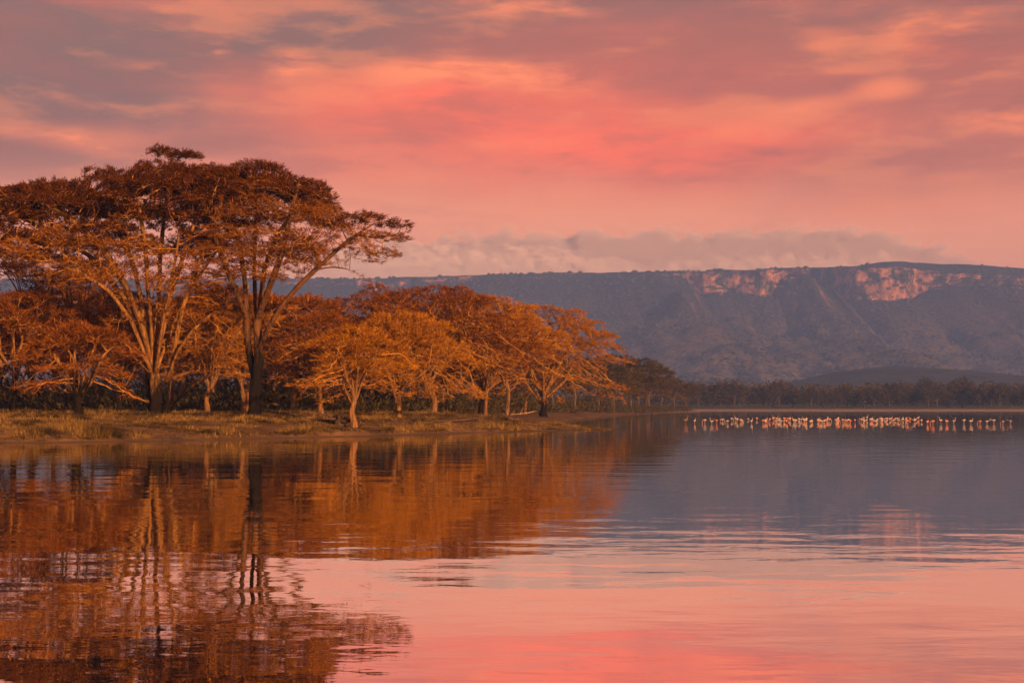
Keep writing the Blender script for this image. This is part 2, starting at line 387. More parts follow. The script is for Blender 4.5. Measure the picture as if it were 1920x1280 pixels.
# ------------------------------------------------------------------ the escarpment
YR = 4000.0
def mount(X, S):
    """X across, S metres behind (+) or in front (-) of the rim -> Y, Z"""
    px = 960 + X / YR * F
    hpx = np.interp(px, [-1200, 0, 300, 620, 760, 1000, 1200, 1300, 1430, 1590, 1645, 1700, 1800, 1920, 2400, 3200],
                    [545, 523, 525, 522, 519, 512, 509, 507, 504, 498, 490, 488, 493, 501, 520, 545])
    H = 3.0 * fbm(X / 60, X * 0, 21, 3)
    gully = lambda c, w, d: d * np.exp(-((px - c) / w) ** 2)
    rim = 110 * fbm(X / 420, X * 0 + 0.3, 31, 4) + 40 * fbm(X / 75, X * 0 + 2.3, 41, 3) + 12 * fbm(X / 22, X * 0 + 5.3, 43, 2)
    rim = rim + gully(1540, 24, 240) + gully(1480, 12, 60) + gully(1455, 20, 60) + gully(1370, 26, 50) + gully(1270, 34, 110) + gully(1090, 90, 200) - gully(1630, 60, 60)  # the broad middle bay is formed to look cloud-shaded
    H = H + HC + (762 - hpx) / F * (YR + rim)
    C = np.interp(px, [0, 650, 720, 880, 920, 1240, 1290, 1310, 1440, 1470, 1500, 1555, 1570, 1640, 1720, 1760, 1840, 1920, 2100],
                  [16, 20, 30, 26, 12, 10, 30, 70, 70, 26, 18, 40, 92, 98, 66, 42, 30, 26, 20])  # low middle cliff leaves dark scrub in place of cloud shade
    C = C * (0.86 + 0.28 * vnoise(X / 50, X * 0, 51))
    lip = np.interp(px, [1200, 1560, 1660, 1760, 1920], [6, 8, 24, 34, 38])       # the wooded cap above the rock
    s = S
    cap = lip * np.clip(-s / 60.0, 0, 1)
    cl = C * sstep(-s, 60, 100)
    rest = H - lip - C
    t = np.clip((-s - 100) / 1900.0, 0, 1)
    tal = rest * (1 - (1 - t) ** 2.15) * 0.90
    Z = H - cap - cl - tal
    wgt = sstep(-s, 95, 420) * (1 - sstep(-s, 1500, 2000))
    fade = np.exp(-np.clip(-s - 100, 0, None) / 900.0)
    Y = YR + rim * fade + s
    Z = Z - wgt * 46 * (1 - np.abs(fbm(X / 230 + 0.35 * fbm(X / 300, Y / 300, 65, 2), Y / 1500, 61, 4)) * 2.6) + wgt * 15 * fbm(X / 60, Y / 80, 71, 4)
    cw = sstep(-s, 55, 65) * (1 - sstep(-s, 104, 125))
    Y = Y + cw * (20 * fbm(X / 22, Z / 45, 81, 4) + 10 * np.sign(np.sin(Z / 5.5 + 4 * fbm(X / 60, Z / 80, 83, 2))) * 0.3)
    Z = Z + np.where(s > 0, -0.02 * s + 4 * fbm(X / 70, Y / 70, 91, 3), 0)
    return Y, Z
mxs = np.arange(-2250, 2251, 5.0)
mss = np.concatenate((np.arange(-2300, -130, 20.0), np.arange(-130, -55, 2.5), np.arange(-55, 1, 8.0), np.arange(30, 420, 40.0)))
MX, MS = np.meshgrid(mxs, mss)
MY, MZ = mount(MX, MS)
MZ = MZ * sstep(-MS, 2300, 1900) - 3.0 * sstep(-MS, 2200, 2300)
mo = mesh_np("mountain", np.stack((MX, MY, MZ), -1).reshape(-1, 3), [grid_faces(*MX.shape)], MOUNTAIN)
tag(mo, kind="structure")

def blob_template(seed, n=1):
    r = np.random.default_rng(seed)
    t = (1 + 5 ** 0.5) / 2
    v = np.array([(-1, t, 0), (1, t, 0), (-1, -t, 0), (1, -t, 0), (0, -1, t), (0, 1, t), (0, -1, -t), (0, 1, -t), (t, 0, -1), (t, 0, 1), (-t, 0, -1), (-t, 0, 1)], float)
    v /= np.linalg.norm(v[0])
    f = np.array([(0, 11, 5), (0, 5, 1), (0, 1, 7), (0, 7, 10), (0, 10, 11), (1, 5, 9), (5, 11, 4), (11, 10, 2), (10, 7, 6), (7, 1, 8), (3, 9, 4), (3, 4, 2), (3, 2, 6), (3, 6, 8), (3, 8, 9), (4, 9, 5), (2, 4, 11), (6, 2, 10), (8, 6, 7), (9, 8, 1)])
    return v * r.uniform(0.75, 1.2, (12, 1)), f
def scatter(name, pts, size, flat, mat, seed, kind="stuff"):
    r = np.random.default_rng(seed); n = len(pts)
    tv = [blob_template(seed + i)[0] for i in range(6)]; tf = blob_template(0)[1]
    k = r.integers(0, 6, n); V = np.array(tv)[k]
    a = r.uniform(0, 6.28, n); ca, sa = np.cos(a)[:, None], np.sin(a)[:, None]
    x = V[:, :, 0] * ca - V[:, :, 1] * sa; y = V[:, :, 0] * sa + V[:, :, 1] * ca
    V = np.stack((x, y, V[:, :, 2] * flat), -1) * np.asarray(size)[:, None, None] + np.asarray(pts)[:, None, :]
    Fa = tf[None] + (np.arange(n) * 12)[:, None, None]
    return tag(mesh_np(name, V.reshape(-1, 3), [Fa.reshape(-1, 3)], mat), kind=kind)
rg = np.random.default_rng(5)
n = 16000
sx_ = rg.uniform(-1700, 1800, n); ss_ = -2100 * rg.uniform(0, 1, n) ** 0.9
keep = fbm(sx_ / 130, ss_ / 160, 77, 4) > -0.12
keep &= ~((ss_ < -58) & (ss_ > -104)); sx_, ss_ = sx_[keep], ss_[keep]
yy_, zz_ = mount(sx_, ss_)
scatter("mountain_scrub", np.stack((sx_, yy_, zz_ + 0.8), -1), rg.uniform(2.5, 7.0, len(sx_)), 0.75, SCRUB, 9)
# a low wooded hill between the far wood and the escarpment
hx = np.linspace(-500, 1300, 140); hy = np.linspace(1500, 2050, 24)
HX, HY = np.meshgrid(hx, hy)
prof = np.interp(960 + HX / 1700 * F, [1000, 1250, 1480, 1600, 1700, 1800, 1920, 2100, 2600], [4, 8, 22, 38, 44, 40, 33, 26, 10])
HZ = 8 + prof * np.exp(-((HY - 1750) / 170) ** 2) + 2.0 * fbm(HX / 14, HY / 14, 13, 3)
HZ = np.where(np.abs(HY - 1775) > 260, -1, HZ)
tag(mesh_np("hill", np.stack((HX, HY, HZ), -1).reshape(-1, 3), [grid_faces(*HX.shape)], HILL), kind="structure")

# ------------------------------------------------------------------ the cloud lying on the ridge (behind the haze)
def cloud_mat(name, lo, hi, tops, colr, dens, g, scale, amp, bottom=None):
    m, n = material(name)
    pos = n.new('ShaderNodeNewGeometry').outputs['Position']; x, y, z = n.xyz(pos)
    yc, hy_ = (lo[1] + hi[1]) / 2, (hi[1] - lo[1]) / 2
    u = n.m('DIVIDE', n.m('SUBTRACT', x, lo[0]), hi[0] - lo[0])
    U = lambda px: min(1, max(0, ((px - 960) / F * yc - lo[0]) / (hi[0] - lo[0])))
    Zt = lambda py: (HC + (762 - py) / F * yc - lo[2]) / (hi[2] - lo[2])
    top = n.ramp(u, [(U(a), Zt(b)) for a, b in tops], 'B_SPLINE')
    zn = n.m('DIVIDE', n.m('SUBTRACT', z, lo[2]), hi[2] - lo[2])
    big = n.noise(n.comb(x, n.m('MULTIPLY', y, 0.8), n.m('MULTIPLY', z, 1.5)), scale, 5, 0.62)
    d = n.m('ADD', n.m('MULTIPLY', n.m('SUBTRACT', top, zn), 3.2), n.m('MULTIPLY', n.m('SUBTRACT', big, 0.54), amp))
    edge = n.m('MULTIPLY', n.rng(u, 0.0, 0.10, smooth=True), n.rng(u, 1.0, 0.93, smooth=True))
    ye = n.rng(n.m('ABSOLUTE', n.m('SUBTRACT', y, yc)), hy_, hy_ * 0.5, smooth=True)
    den = n.m('MULTIPLY', n.m('MULTIPLY', n.rng(d, 0.0, 0.5, smooth=True), n.m('MULTIPLY', edge, ye)), dens)
    v = n.new('ShaderNodeVolumePrincipled'); v.inputs['Color'].default_value = colr
    v.inputs['Anisotropy'].default_value = g
    n.l.new(den, v.inputs['Density'])
    return finish(m, n, None, v.outputs[0])
def box_mesh(name, lo, hi, mat):
    v = [(x, y, z) for x in (lo[0], hi[0]) for y in (lo[1], hi[1]) for z in (lo[2], hi[2])]
    f = [(0, 1, 3, 2), (4, 6, 7, 5), (0, 4, 5, 1), (2, 3, 7, 6), (0, 2, 6, 4), (1, 5, 7, 3)]
    return mesh_np(name, v, [np.array(f)], mat)
lo, hi = (-900, 5500, 400), (2000, 5900, 780)
tag(box_mesh("cloud", lo, hi, cloud_mat("high_cloud_vapour", lo, hi, [(600, 478), (720, 450), (860, 442), (960, 436), (1120, 430), (1300, 434), (1480, 428), (1580, 420), (1680, 442), (1780, 470), (1880, 506)], (0.84, 0.73, 0.80, 1), 0.06, -0.24, 0.010, 2.6)),
    "long grey pink cloud lying along the top of the escarpment", "cloud", kind="stuff")
lo, hi = (-900, 5060, 380), (1500, 5360, 620)
tag(box_mesh("cloud", lo, hi, cloud_mat("low_cloud_vapour", lo, hi, [(600, 480), (680, 474), (800, 466), (900, 474), (1000, 470), (1080, 478), (1150, 486), (1210, 506), (1260, 500), (1400, 484), (1650, 486)], (0.95, 0.84, 0.88, 1), 0.03, -0.30, 0.019, 5.5)),
    "pale puffy lower cloud bank spilling along the rim of the escarpment", "cloud", kind="stuff")
# ------------------------------------------------------------------ the air over the lake
m, n = material("haze_air"); v = n.new('ShaderNodeVolumePrincipled')
v.inputs['Color'].default_value = (0.21, 0.38, 1.0, 1); v.inputs['Density'].default_value = 2.2e-4; v.inputs['Anisotropy'].default_value = -0.12
finish(m, n, None, v.outputs[0])
tag(box_mesh("haze", (-2450, -50, -6), (2450, 5020, 470), m), kind="stuff")

# ------------------------------------------------------------------ trees
def resample(P, step):
    P = np.asarray(P, float); seg = np.linalg.norm(np.diff(P, axis=0), axis=1); L = np.concatenate(([0], np.cumsum(seg)))
    k = max(2, int(L[-1] / step) + 1); t = np.linspace(0, L[-1], k)
    Q = np.stack([np.interp(t, L, P[:, i]) for i in range(3)], -1)
    for _ in range(2):
        Q[1:-1] = 0.5 * Q[1:-1] + 0.25 * (Q[:-2] + Q[2:])
    return Q
def colonize(pos, par, attr, step, kill, rng_, bias=(0, 0, 0.10), iters=140, jit=0.16):
    pos = [np.asarray(p, float) for p in pos]; P = np.array(pos); par = list(par)
    A = np.asarray(attr, float)
    best = np.full(len(A), 1e9); bi = np.zeros(len(A), int)
    def upd(A, best, bi, new, off):
        for c in range(0, len(new), 256):
            d = np.linalg.norm(A[:, None] - new[None, c:c + 256], axis=2); j = d.argmin(1); dm = d[np.arange(len(A)), j]
            w = dm < best; best[w] = dm[w]; bi[w] = off + c + j[w]
    upd(A, best, bi, P, 0)
    bias = np.array(bias)
    for _ in range(iters):
        live = best > kill; A, best, bi = A[live], best[live], bi[live]
        if not len(A): break
        D = A - P[bi]; D /= np.linalg.norm(D, axis=1)[:, None]
        ids, inv = np.unique(bi, return_inverse=True)
        S = np.zeros((len(ids), 3)); np.add.at(S, inv, D)
        S /= np.linalg.norm(S, axis=1)[:, None] + 1e-9
        S += bias + rng_.normal(0, jit, S.shape); S /= np.linalg.norm(S, axis=1)[:, None] + 1e-9
        new = P[ids] + S * step
        ok = np.ones(len(new), bool)
        for i in range(0, len(new)):
            ok[i] = np.min(np.abs(P - new[i]).max(1)) > 0.28 * step
        if not ok.any(): break
        new, ids = new[ok], ids[ok]
        off = len(P); P = np.vstack((P, new)); par += list(ids)
        upd(A, best, bi, new, off)
    return P, np.array(par)

def tubes(P, par, rad, thr, flute=0.0, seed=0):
    """two meshes: stout wood (chains thicker than thr) and twigs"""
    N = len(P); kids = [[] for _ in range(N)]
    for i in range(N):
        if par[i] >= 0: kids[par[i]].append(i)
    out = {0: ([], []), 1: ([], [])}; cnt = [0, 0]
    heads = [(i, -1) for i in range(N) if par[i] < 0]
    rs = np.random.default_rng(seed)
    while heads:
        h, p0 = heads.pop(); chain = [h]
        while kids[chain[-1]]:
            ks = sorted(kids[chain[-1]], key=lambda q: -rad[q])
            for q in ks[1:]: heads.append((q, chain[-1]))
            chain.append(ks[0])
        pts = P[chain]; rr = rad[chain].copy()
        if p0 >= 0:
            pts = np.vstack((P[p0], pts)); rr = np.concatenate(([min(rad[p0], rr[0] * 1.25)], rr))
        if len(pts) < 2: continue
        rr[-1] *= 0.4
        rm = rr.max(); ns = 12 if rm > 0.22 else 7 if rm > 0.08 else 5 if rm > 0.035 else 3
        T = np.gradient(pts, axis=0); T /= np.linalg.norm(T, axis=1)[:, None] + 1e-9
        mean = np.abs(T.mean(0)); ref = np.eye(3)[mean.argmin()]
        B = np.cross(T, ref); B /= np.linalg.norm(B, axis=1)[:, None] + 1e-9; C = np.cross(T, B)
        a = np.arange(ns) / ns * 2 * math.pi
        rad2 = rr[:, None] * np.ones(ns)
        if rm > 0.08:
            rad2 = rad2 * (1 + 0.10 * rs.normal(0, 1, (len(pts), 1)) * 0.5 + flute * np.cos(a * 3 + rs.uniform(0, 6))[None] + 0.05 * rs.normal(0, 1, (len(pts), ns)))
        V = pts[:, None] + rad2[:, :, None] * (np.cos(a)[None, :, None] * B[:, None] + np.sin(a)[None, :, None] * C[:, None])
        k = 0 if rm > thr else 1
        i = (np.arange(len(pts) - 1) * ns)[:, None] + np.arange(ns)[None]
        j = (np.arange(len(pts) - 1) * ns)[:, None] + ((np.arange(ns) + 1) % ns)[None]
        out[k][0].append(V.reshape(-1, 3)); out[k][1].append(np.stack((i, j, j + ns, i + ns), -1).reshape(-1, 4) + cnt[k]); cnt[k] += len(pts) * ns
    return [(np.vstack(v), np.vstack(f)) if v else None for v, f in (out[0], out[1])]

def sprays(P, D, count, L, Wd, rng_, center, up=0.16, spread=0.55):
    """pointed leaf sprays set along the outer twigs"""
    n = len(P) * count
    p = np.repeat(P, count, 0) + rng_.normal(0, 0.10, (n, 3)) * np.array((1, 1, 0.6))
    d = np.repeat(D, count, 0)
    out = p - center; out[:, 2] *= 0.2; out /= np.linalg.norm(out, axis=1)[:, None] + 1e-9
    a = d * 0.5 + out * 0.75 + rng_.normal(0, spread, (n, 3)) * np.array((1, 1, 0.38)) + np.array((0, 0, up))
    a /= np.linalg.norm(a, axis=1)[:, None]
    b = np.cross(a, rng_.normal(0, 1, (n, 3))); b /= np.linalg.norm(b, axis=1)[:, None] + 1e-9
    l = L * rng_.uniform(0.55, 1.35, (n, 1)); w = Wd * rng_.uniform(0.6, 1.4, (n, 1))
    V = np.stack((p, p + a * l * 0.42 + b * w * 0.5, p + a * l, p + a * l * 0.42 - b * w * 0.5), 1)
    return V.reshape(-1, 3), (np.arange(n) * 4)[:, None] + np.arange(4)[None]

def make_tree(name, limbs, pads, base_r, bark, fol, seed, step=0.4, kill=0.42, per_pad=45, leaf=(0.42, 0.085), nleaf=9, tip=0.013, flare=1.6, thr=0.05, leaf_r=2.2, flute=0.10, heavy=(), low_leaf=0.3, top_leaf=0, low_fol=None):
    """limbs: polylines in local metres, each starting on an earlier one; pads: (x, y, z, rx, rz, tilt_x, tilt_y) lenses the crown is made of"""
    rg_ = np.random.default_rng(seed)
    pos, par, wt_ = [], [], {}
    for k, lm in enumerate(limbs):
        Q = resample(lm, step)
        if k == 0:
            for i, q in enumerate(Q): pos.append(q); par.append(i - 1)
        else:
            j = int(np.linalg.norm(np.array(pos) - Q[0], axis=1).argmin()); last = j
            for q in Q[1:]:
                pos.append(q); par.append(last); last = len(pos) - 1
            if k in heavy: wt_[last] = heavy[k]
    attr = []
    for (x, y, z, rx, rz, tx, ty) in pads:
        m_ = max(6, int(per_pad * rg_.uniform(0.7, 1.3)))
        a = rg_.uniform(0, 6.283, m_); r = np.sqrt(rg_.uniform(0, 1, m_)); u = r * np.cos(a) * rx; v_ = r * np.sin(a) * rx
        w = rg_.uniform(-1, 1, m_) * rz * np.sqrt(1 - r * r * 0.85) - 0.10 * rx * r * r
        attr.append(np.stack((x + u, y + v_, z + w + tx * u + ty * v_), -1))
    attr = np.vstack(attr)
    P, par = colonize(pos, par, attr, step, kill, rg_)
    N = len(P); tips = np.zeros(N, int); child = np.zeros(N, int)
    for i in range(N):
        if par[i] >= 0: child[par[i]] += 1
    tips[child == 0] = 1
    for i_, w_ in wt_.items(): tips[i_] += w_
    for i in range(N - 1, 0, -1):
        if par[i] >= 0: tips[par[i]] += tips[i]
    nexp = math.log(max(tips.max(), 3)) / math.log(base_r / tip)
    rad = tip * np.maximum(tips, 1) ** (1 / nexp)
    rad = rad * (1 + (flare - 1) * np.exp(-np.clip(P[:, 2], 0, None) / 0.55) * (rad > 0.3 * base_r))
    wood, twig = tubes(P, par, rad, thr, flute, seed)
    root = empty(name, (0, 0, 0))
    mesh_np("trunk", wood[0], [wood[1]], bark, root, smooth=True)
    if twig: mesh_np("twigs", twig[0], [twig[1]], TWIG_DULL if bark is BARK_GREY else TWIG, root, smooth=True)["kind"] = "stuff"
    D = P - P[np.maximum(par, 0)]; D /= np.linalg.norm(D, axis=1)[:, None] + 1e-9
    zq = np.quantile(attr[:, 2], (0.05, 0.80)); tw = np.clip((P[:, 2] - zq[0]) / (zq[1] - zq[0]), 0, 1)
    lf = (rad < tip * leaf_r) & (P[:, 2] > 1.2) & (rg_.uniform(0, 1, N) < low_leaf + (1 - low_leaf) * tw ** 1.3)
    ctr = np.array((attr[:, 0].mean(), attr[:, 1].mean(), attr[:, 2].min()))
    V, Fq = sprays(P[lf], D[lf], nleaf, leaf[0], leaf[1], rg_, ctr)
    if top_leaf:
        hi = lf & (tw > 0.72); V2, F2 = sprays(P[hi], D[hi], top_leaf, leaf[0], leaf[1], rg_, ctr); Fq = np.vstack((Fq, F2 + len(V))); V = np.vstack((V, V2))
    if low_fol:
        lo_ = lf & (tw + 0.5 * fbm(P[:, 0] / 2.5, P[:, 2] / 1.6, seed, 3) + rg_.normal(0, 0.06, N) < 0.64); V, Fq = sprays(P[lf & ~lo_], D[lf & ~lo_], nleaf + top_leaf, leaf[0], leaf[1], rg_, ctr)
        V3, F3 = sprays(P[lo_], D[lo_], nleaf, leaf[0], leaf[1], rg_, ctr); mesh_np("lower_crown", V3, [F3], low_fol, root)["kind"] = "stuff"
    mesh_np("crown", V, [Fq], fol, root)["kind"] = "stuff"
    return root, N, len(Fq)

def acacia(name, H, Rc, fork, nl, seed, bark, fol, base_r=0.28, npads=26, lean=(0, 0), depth=0.35, **kw):
    """umbrella thorn: forked bole, limbs that fan out, flat layered top"""
    r = random.Random(seed)
    f = np.array((lean[0] * fork, lean[1] * fork, fork))
    cr = [np.array((r.uniform(-.10, .10), r.uniform(-.10, .10), 0)) * fork for _ in range(3)]
    limbs = [[(0, 0, -0.25), tuple(f * .25 + cr[0]), tuple(f * .5 + cr[1]), tuple(f * .75 + cr[2]), tuple(f)]]
    for i in range(nl):
        a = i / nl * 6.283 + r.uniform(-.4, .4); e = r.uniform(0.30, 0.75) * Rc
        ex = np.array((math.cos(a) * e, math.sin(a) * e, 0))
        zt = fork + (H - fork) * r.uniform(0.55, 0.8); lo = r.choice((0, 0, .25, .5)) ; st_ = f * (1 - lo) + (cr[2] if lo else 0)
        wv = lambda k: np.array((r.uniform(-k, k), r.uniform(-k, k), 0)) * Rc
        limbs.append([tuple(st_), tuple(f * (1 - lo * .5) + ex * 0.30 + wv(.05) + (0, 0, (zt - fork) * .28)), tuple(f + ex * .62 + wv(.08) + (0, 0, (zt - fork) * .68)), tuple(f + ex + (0, 0, zt - fork))])
    pads = []
    for i in range(npads):
        a = i * 2.39996 + r.uniform(-.3, .3); rr = Rc * math.sqrt((i + .5) / npads)
        zt = H - 0.55 * (H - fork) * (rr / Rc) ** 2.3
        tier = r.choice((0, 0, .12, .3, .5, .72, .95)); z = zt - (tier + r.uniform(-.03, .03)) * depth * (H - fork) - 0.2
        pads.append((f[0] + math.cos(a) * rr * .92, f[1] + math.sin(a) * rr * .92, max(z, fork * .8), Rc * r.uniform(.17, .33), Rc * 0.018 + .07,
                     -math.cos(a) * .22 * rr / Rc, -math.sin(a) * .22 * rr / Rc))
    return make_tree(name, limbs, pads, base_r, bark, fol, seed, **kw)

def local(base, pts):
    return [tuple(at(px, py, base[1] + dy) - base) for px, py, dy in pts]
def curve_pads(base, top, bot, depth, n, pr, seed, bias=1.5, dome=2.2):
    """pads filling the silhouette between two pixel curves, round in depth"""
    r = random.Random(seed); out = []; x0, x1 = top[0][0], top[-1][0]; xc, hw = (x0 + x1) / 2, (x1 - x0) / 2
    tx, ty = zip(*top); bx, by = zip(*bot)
    for i in range(n):
        px = x0 + (x1 - x0) * ((i * 0.61803) % 1.0)
        e = math.sqrt(max(0.05, 1 - ((px - xc) / hw) ** 2)); dy = r.uniform(-1, 1) * depth * e
        yt = np.interp(px, tx, ty); yb = np.interp(px, bx, by)
        q = at(px, yt + (yb - yt) * r.random() ** bias + 6, base[1] + dy) - base
        q[2] -= dome * (dy / depth) ** 2
        k = r.uniform(0.75, 1.3) * pr
        out.append((q[0], q[1], q[2], k, 0.16 + 0.06 * k, -0.10 * (px - xc) / hw, -0.12 * dy / depth))
    return out

stats = []
# --- the broad tree on the left: short dark bole, a fan of stems and a wide flat crown
b1 = np.array((*at(298, 776, 97)[:2], 0)); b1[2] = gz(b1[0], b1[1]) - 0.05
limbs = [local(b1, [(298, 785, 0), (294, 752, 0), (290, 722, 0), (288, 694, 0)])]
for L in ([(288, 700, 0), (278, 650, -.5), (258, 585, -1), (232, 530, -2), (190, 460, -3), (120, 400, -3.5), (60, 370, -3.5)], [(289, 710, 0), (276, 640, 1), (264, 560, 1.5), (248, 490, 3), (215, 420, 4), (170, 360, 4)],
          [(288, 695, 0), (284, 620, -1), (278, 545, -1.5), (274, 470, -3), (262, 390, -4), (250, 340, -4)], [(288, 695, 0), (293, 620, .6), (298, 540, 1), (300, 470, 2), (310, 390, 2.5), (318, 310, 2.5), (325, 292, 2.5)],
          [(288, 698, 0), (303, 635, -1), (318, 560, -1.5), (338, 500, -3), (360, 430, -3.5), (385, 370, -3.5)], [(289, 705, 0), (310, 650, .6), (332, 590, 1.2), (358, 540, 2), (400, 480, 3.5), (440, 420, 4)],
          [(288, 700, 0), (255, 650, -2), (215, 632, -3.5), (170, 640, -4), (120, 655, -4)], [(288, 706, 0), (250, 668, -2), (205, 672, -4), (160, 690, -5)],
          [(296, 757, 0), (330, 755, -1), (355, 728, -2), (392, 704, -3), (425, 686, -4)], [(292, 740, 0), (316, 705, -1), (332, 660, -2), (360, 620, -3), (395, 590, -3)],
          [(288, 702, 0), (266, 630, 2), (235, 560, 3), (170, 480, 5.5), (90, 430, 6), (20, 400, 6)], [(298, 780, 0), (314, 768, -.6), (318, 725, -1), (322, 690, -1), (330, 640, -1.5), (345, 570, -2), (372, 500, -2)], [(298, 780, 0), (280, 768, .4), (276, 720, 1), (272, 670, 1), (262, 610, 2), (240, 540, 3), (205, 480, 3)],
          [(298, 780, 0), (322, 770, -1), (332, 752, -1.5)], [(289, 712, 0), (298, 660, -1.5), (306, 600, -2.5), (322, 530, -4), (335, 450, -5)], [(289, 712, 0), (270, 660, -1.2), (246, 600, -2), (205, 545, -3.5), (150, 510, -4.5)]):
    limbs.append(local(b1, L))
top = [(-60, 362), (0, 345), (60, 330), (160, 318), (270, 306), (380, 304), (440, 330)]
bot = [(-60, 440), (0, 450), (60, 455), (160, 440), (270, 430), (380, 440), (440, 430)]
pads = curve_pads(b1, top, bot, 7.0, 92, 1.8, 3, 1.3)
pads += curve_pads(b1, [(20, 440), (150, 420), (400, 430)], [(20, 490), (150, 540), (400, 580)], 6.0, 50, 1.4, 4, 1.0, 1.0)
pads += [tuple(at(p, q, b1[1] + d) - b1) + (k, .2, 0, 0) for p, q, d, k in ((322, 288, 2.5, 1.7), (300, 284, 2.5, .9), (355, 293, 2.2, 1.0), (150, 690, -5, 1.2), (185, 672, -4, 1.1), (215, 650, -3, 1.2), (160, 655, -4, 1.2),
         (415, 690, -4, .9), (380, 650, -3, 1.4), (400, 600, -3, 1.6), (350, 590, -2, 1.5), (230, 600, -3, 1.4), (120, 640, -5, 1.2))]
pads += [(p[0], p[1] - 4.5, p[2], p[3], p[4], p[5], p[6]) for p in curve_pads(b1, [(40, 400), (200, 400), (430, 390)], [(40, 480), (200, 520), (430, 560)], 2.5, 46, 1.3, 5, 1.0, 0.5)]
pads += curve_pads(b1, [(300, 540), (440, 520)], [(300, 600), (440, 650)], 3.0, 16, 1.2, 6, 1.0, 0.5)
pads += curve_pads(b1, top, [(a, b + 34) for a, b in top], 7.0, 64, 1.7, 8, 1.0, 2.4)
t1, N_, L_ = make_tree("umbrella_acacia", limbs, pads, 0.38, BARK_TALL, FOL_TALL, 101, low_fol=FOL_AMBER, top_leaf=12, low_leaf=0.26, heavy={12: 200, 13: 160, 14: 120, 9: 160, 10: 100, 15: 60, 16: 60}, step=0.30, kill=0.31, per_pad=58, nleaf=17, leaf=(0.31, 0.042), flare=2.2, flute=0.25, tip=0.014)
t1.location = b1; stats.append((N_, L_))
tag(t1, "largest broad-crowned acacia with fanned yellow stems and a thick black trunk base", "tree")
# --- its neighbour with the long limb leaning out over the water
b2 = np.array((*at(477, 774, 95)[:2], 0)); b2[2] = gz(b2[0], b2[1]) - 0.05
limbs = [local(b2, [(476, 785, 0), (479, 730, 0), (484, 680, 0), (488, 645, 0)])]
for L in ([(488, 650, 0), (506, 610, -1), (532, 568, -1.5), (568, 528, -2), (605, 494, -2), (640, 462, -2), (668, 440, -2), (700, 420, -2)], [(486, 668, 0), (482, 610, .5), (489, 560, .5), (496, 500, 1), (520, 440, 1.5), (555, 390, 1.5), (590, 365, 1.5)],
          [(480, 720, 0), (464, 640, 1), (462, 580, 1), (458, 520, 1.5), (445, 440, 1.5), (430, 370, 2)], [(484, 640, .4), (478, 560, 2), (476, 490, 3), (480, 410, 4), (485, 340, 4)],
          [(482, 600, .5), (512, 520, -2), (530, 470, -3), (545, 400, -3.5), (560, 345, -3.5)], [(464, 600, 1), (440, 540, -1), (415, 480, -2), (395, 420, -3)],
          [(600, 498, -2), (590, 470, -3), (570, 450, -4)], [(590, 506, -2), (625, 500, -1), (655, 505, 0), (690, 525, 0.5)],
          [(668, 440, -2), (690, 445, -1), (720, 445, -1), (740, 440, -1)]):
    limbs.append(local(b2, L))
top = [(370, 320), (400, 304), (440, 299), (500, 303), (545, 318), (585, 345), (610, 375), (622, 405)]
bot = [(370, 440), (400, 470), (440, 470), (500, 400), (545, 390), (585, 400), (610, 420), (622, 430)]
pads = curve_pads(b2, top, bot, 5.5, 72, 1.4, 13, 1.2, 1.8)
pads += curve_pads(b2, [(390, 420), (480, 430), (600, 440)], [(390, 540), (480, 520), (600, 480)], 4.5, 46, 1.2, 14, 1.0, 0.6)
pads += [tuple(at(p, q, b2[1] + d) - b2) + (k, .2, 0, -.1) for p, q, d, k in ((640, 424, -2, 1.3), (672, 412, -2, 1.5), (705, 412, -2, 1.5), (732, 422, -2, 1.1), (690, 405, -1, 1.2), (655, 408, -3, 1.1), (730, 446, -1, 1.0), (712, 444, -2, 1.2), (690, 442, -3, 1.1),
         (700, 470, -3, 1.4), (715, 482, -3, 1.3), (670, 462, -3, 1.2), (690, 480, -2.5, 1.2), (725, 474, -2.5, 1.0), (745, 424, -1.5, .9), (745, 446, -1.5, .9), (660, 430, -2, 1.3), (600, 436, -3, 1.6), (570, 440, -4, 1.4), (620, 420, -1, 1.3), (640, 450, 0, 1.2), (600, 465, -1, 1.3), (550, 465, -3, 1.3), (560, 480, 0, 1.2))]
pads += [(p[0], p[1] - 3.5, p[2], p[3], p[4], p[5], p[6]) for p in curve_pads(b2, [(400, 380), (500, 370), (590, 400)], [(400, 520), (500, 500), (590, 470)], 2.0, 34, 1.15, 15, 1.0, 0.5)]
pads += curve_pads(b2, top, [(a, b + 30) for a, b in top], 5.5, 40, 1.4, 18, 1.0, 1.9)
t2, N_, L_ = make_tree("leaning_acacia", limbs, pads, 0.38, BARK_DUSK, FOL_TALL, 202, low_fol=FOL_AMBER, top_leaf=8, low_leaf=0.6, step=0.29, kill=0.30, per_pad=56, nleaf=15, leaf=(0.31, 0.04), tip=0.013, flare=1.5, flute=0.12)
t2.location = b2; stats.append((N_, L_))
tag(t2, "tall acacia with dark forked trunk and one long limb leaning out towards the water", "tree")
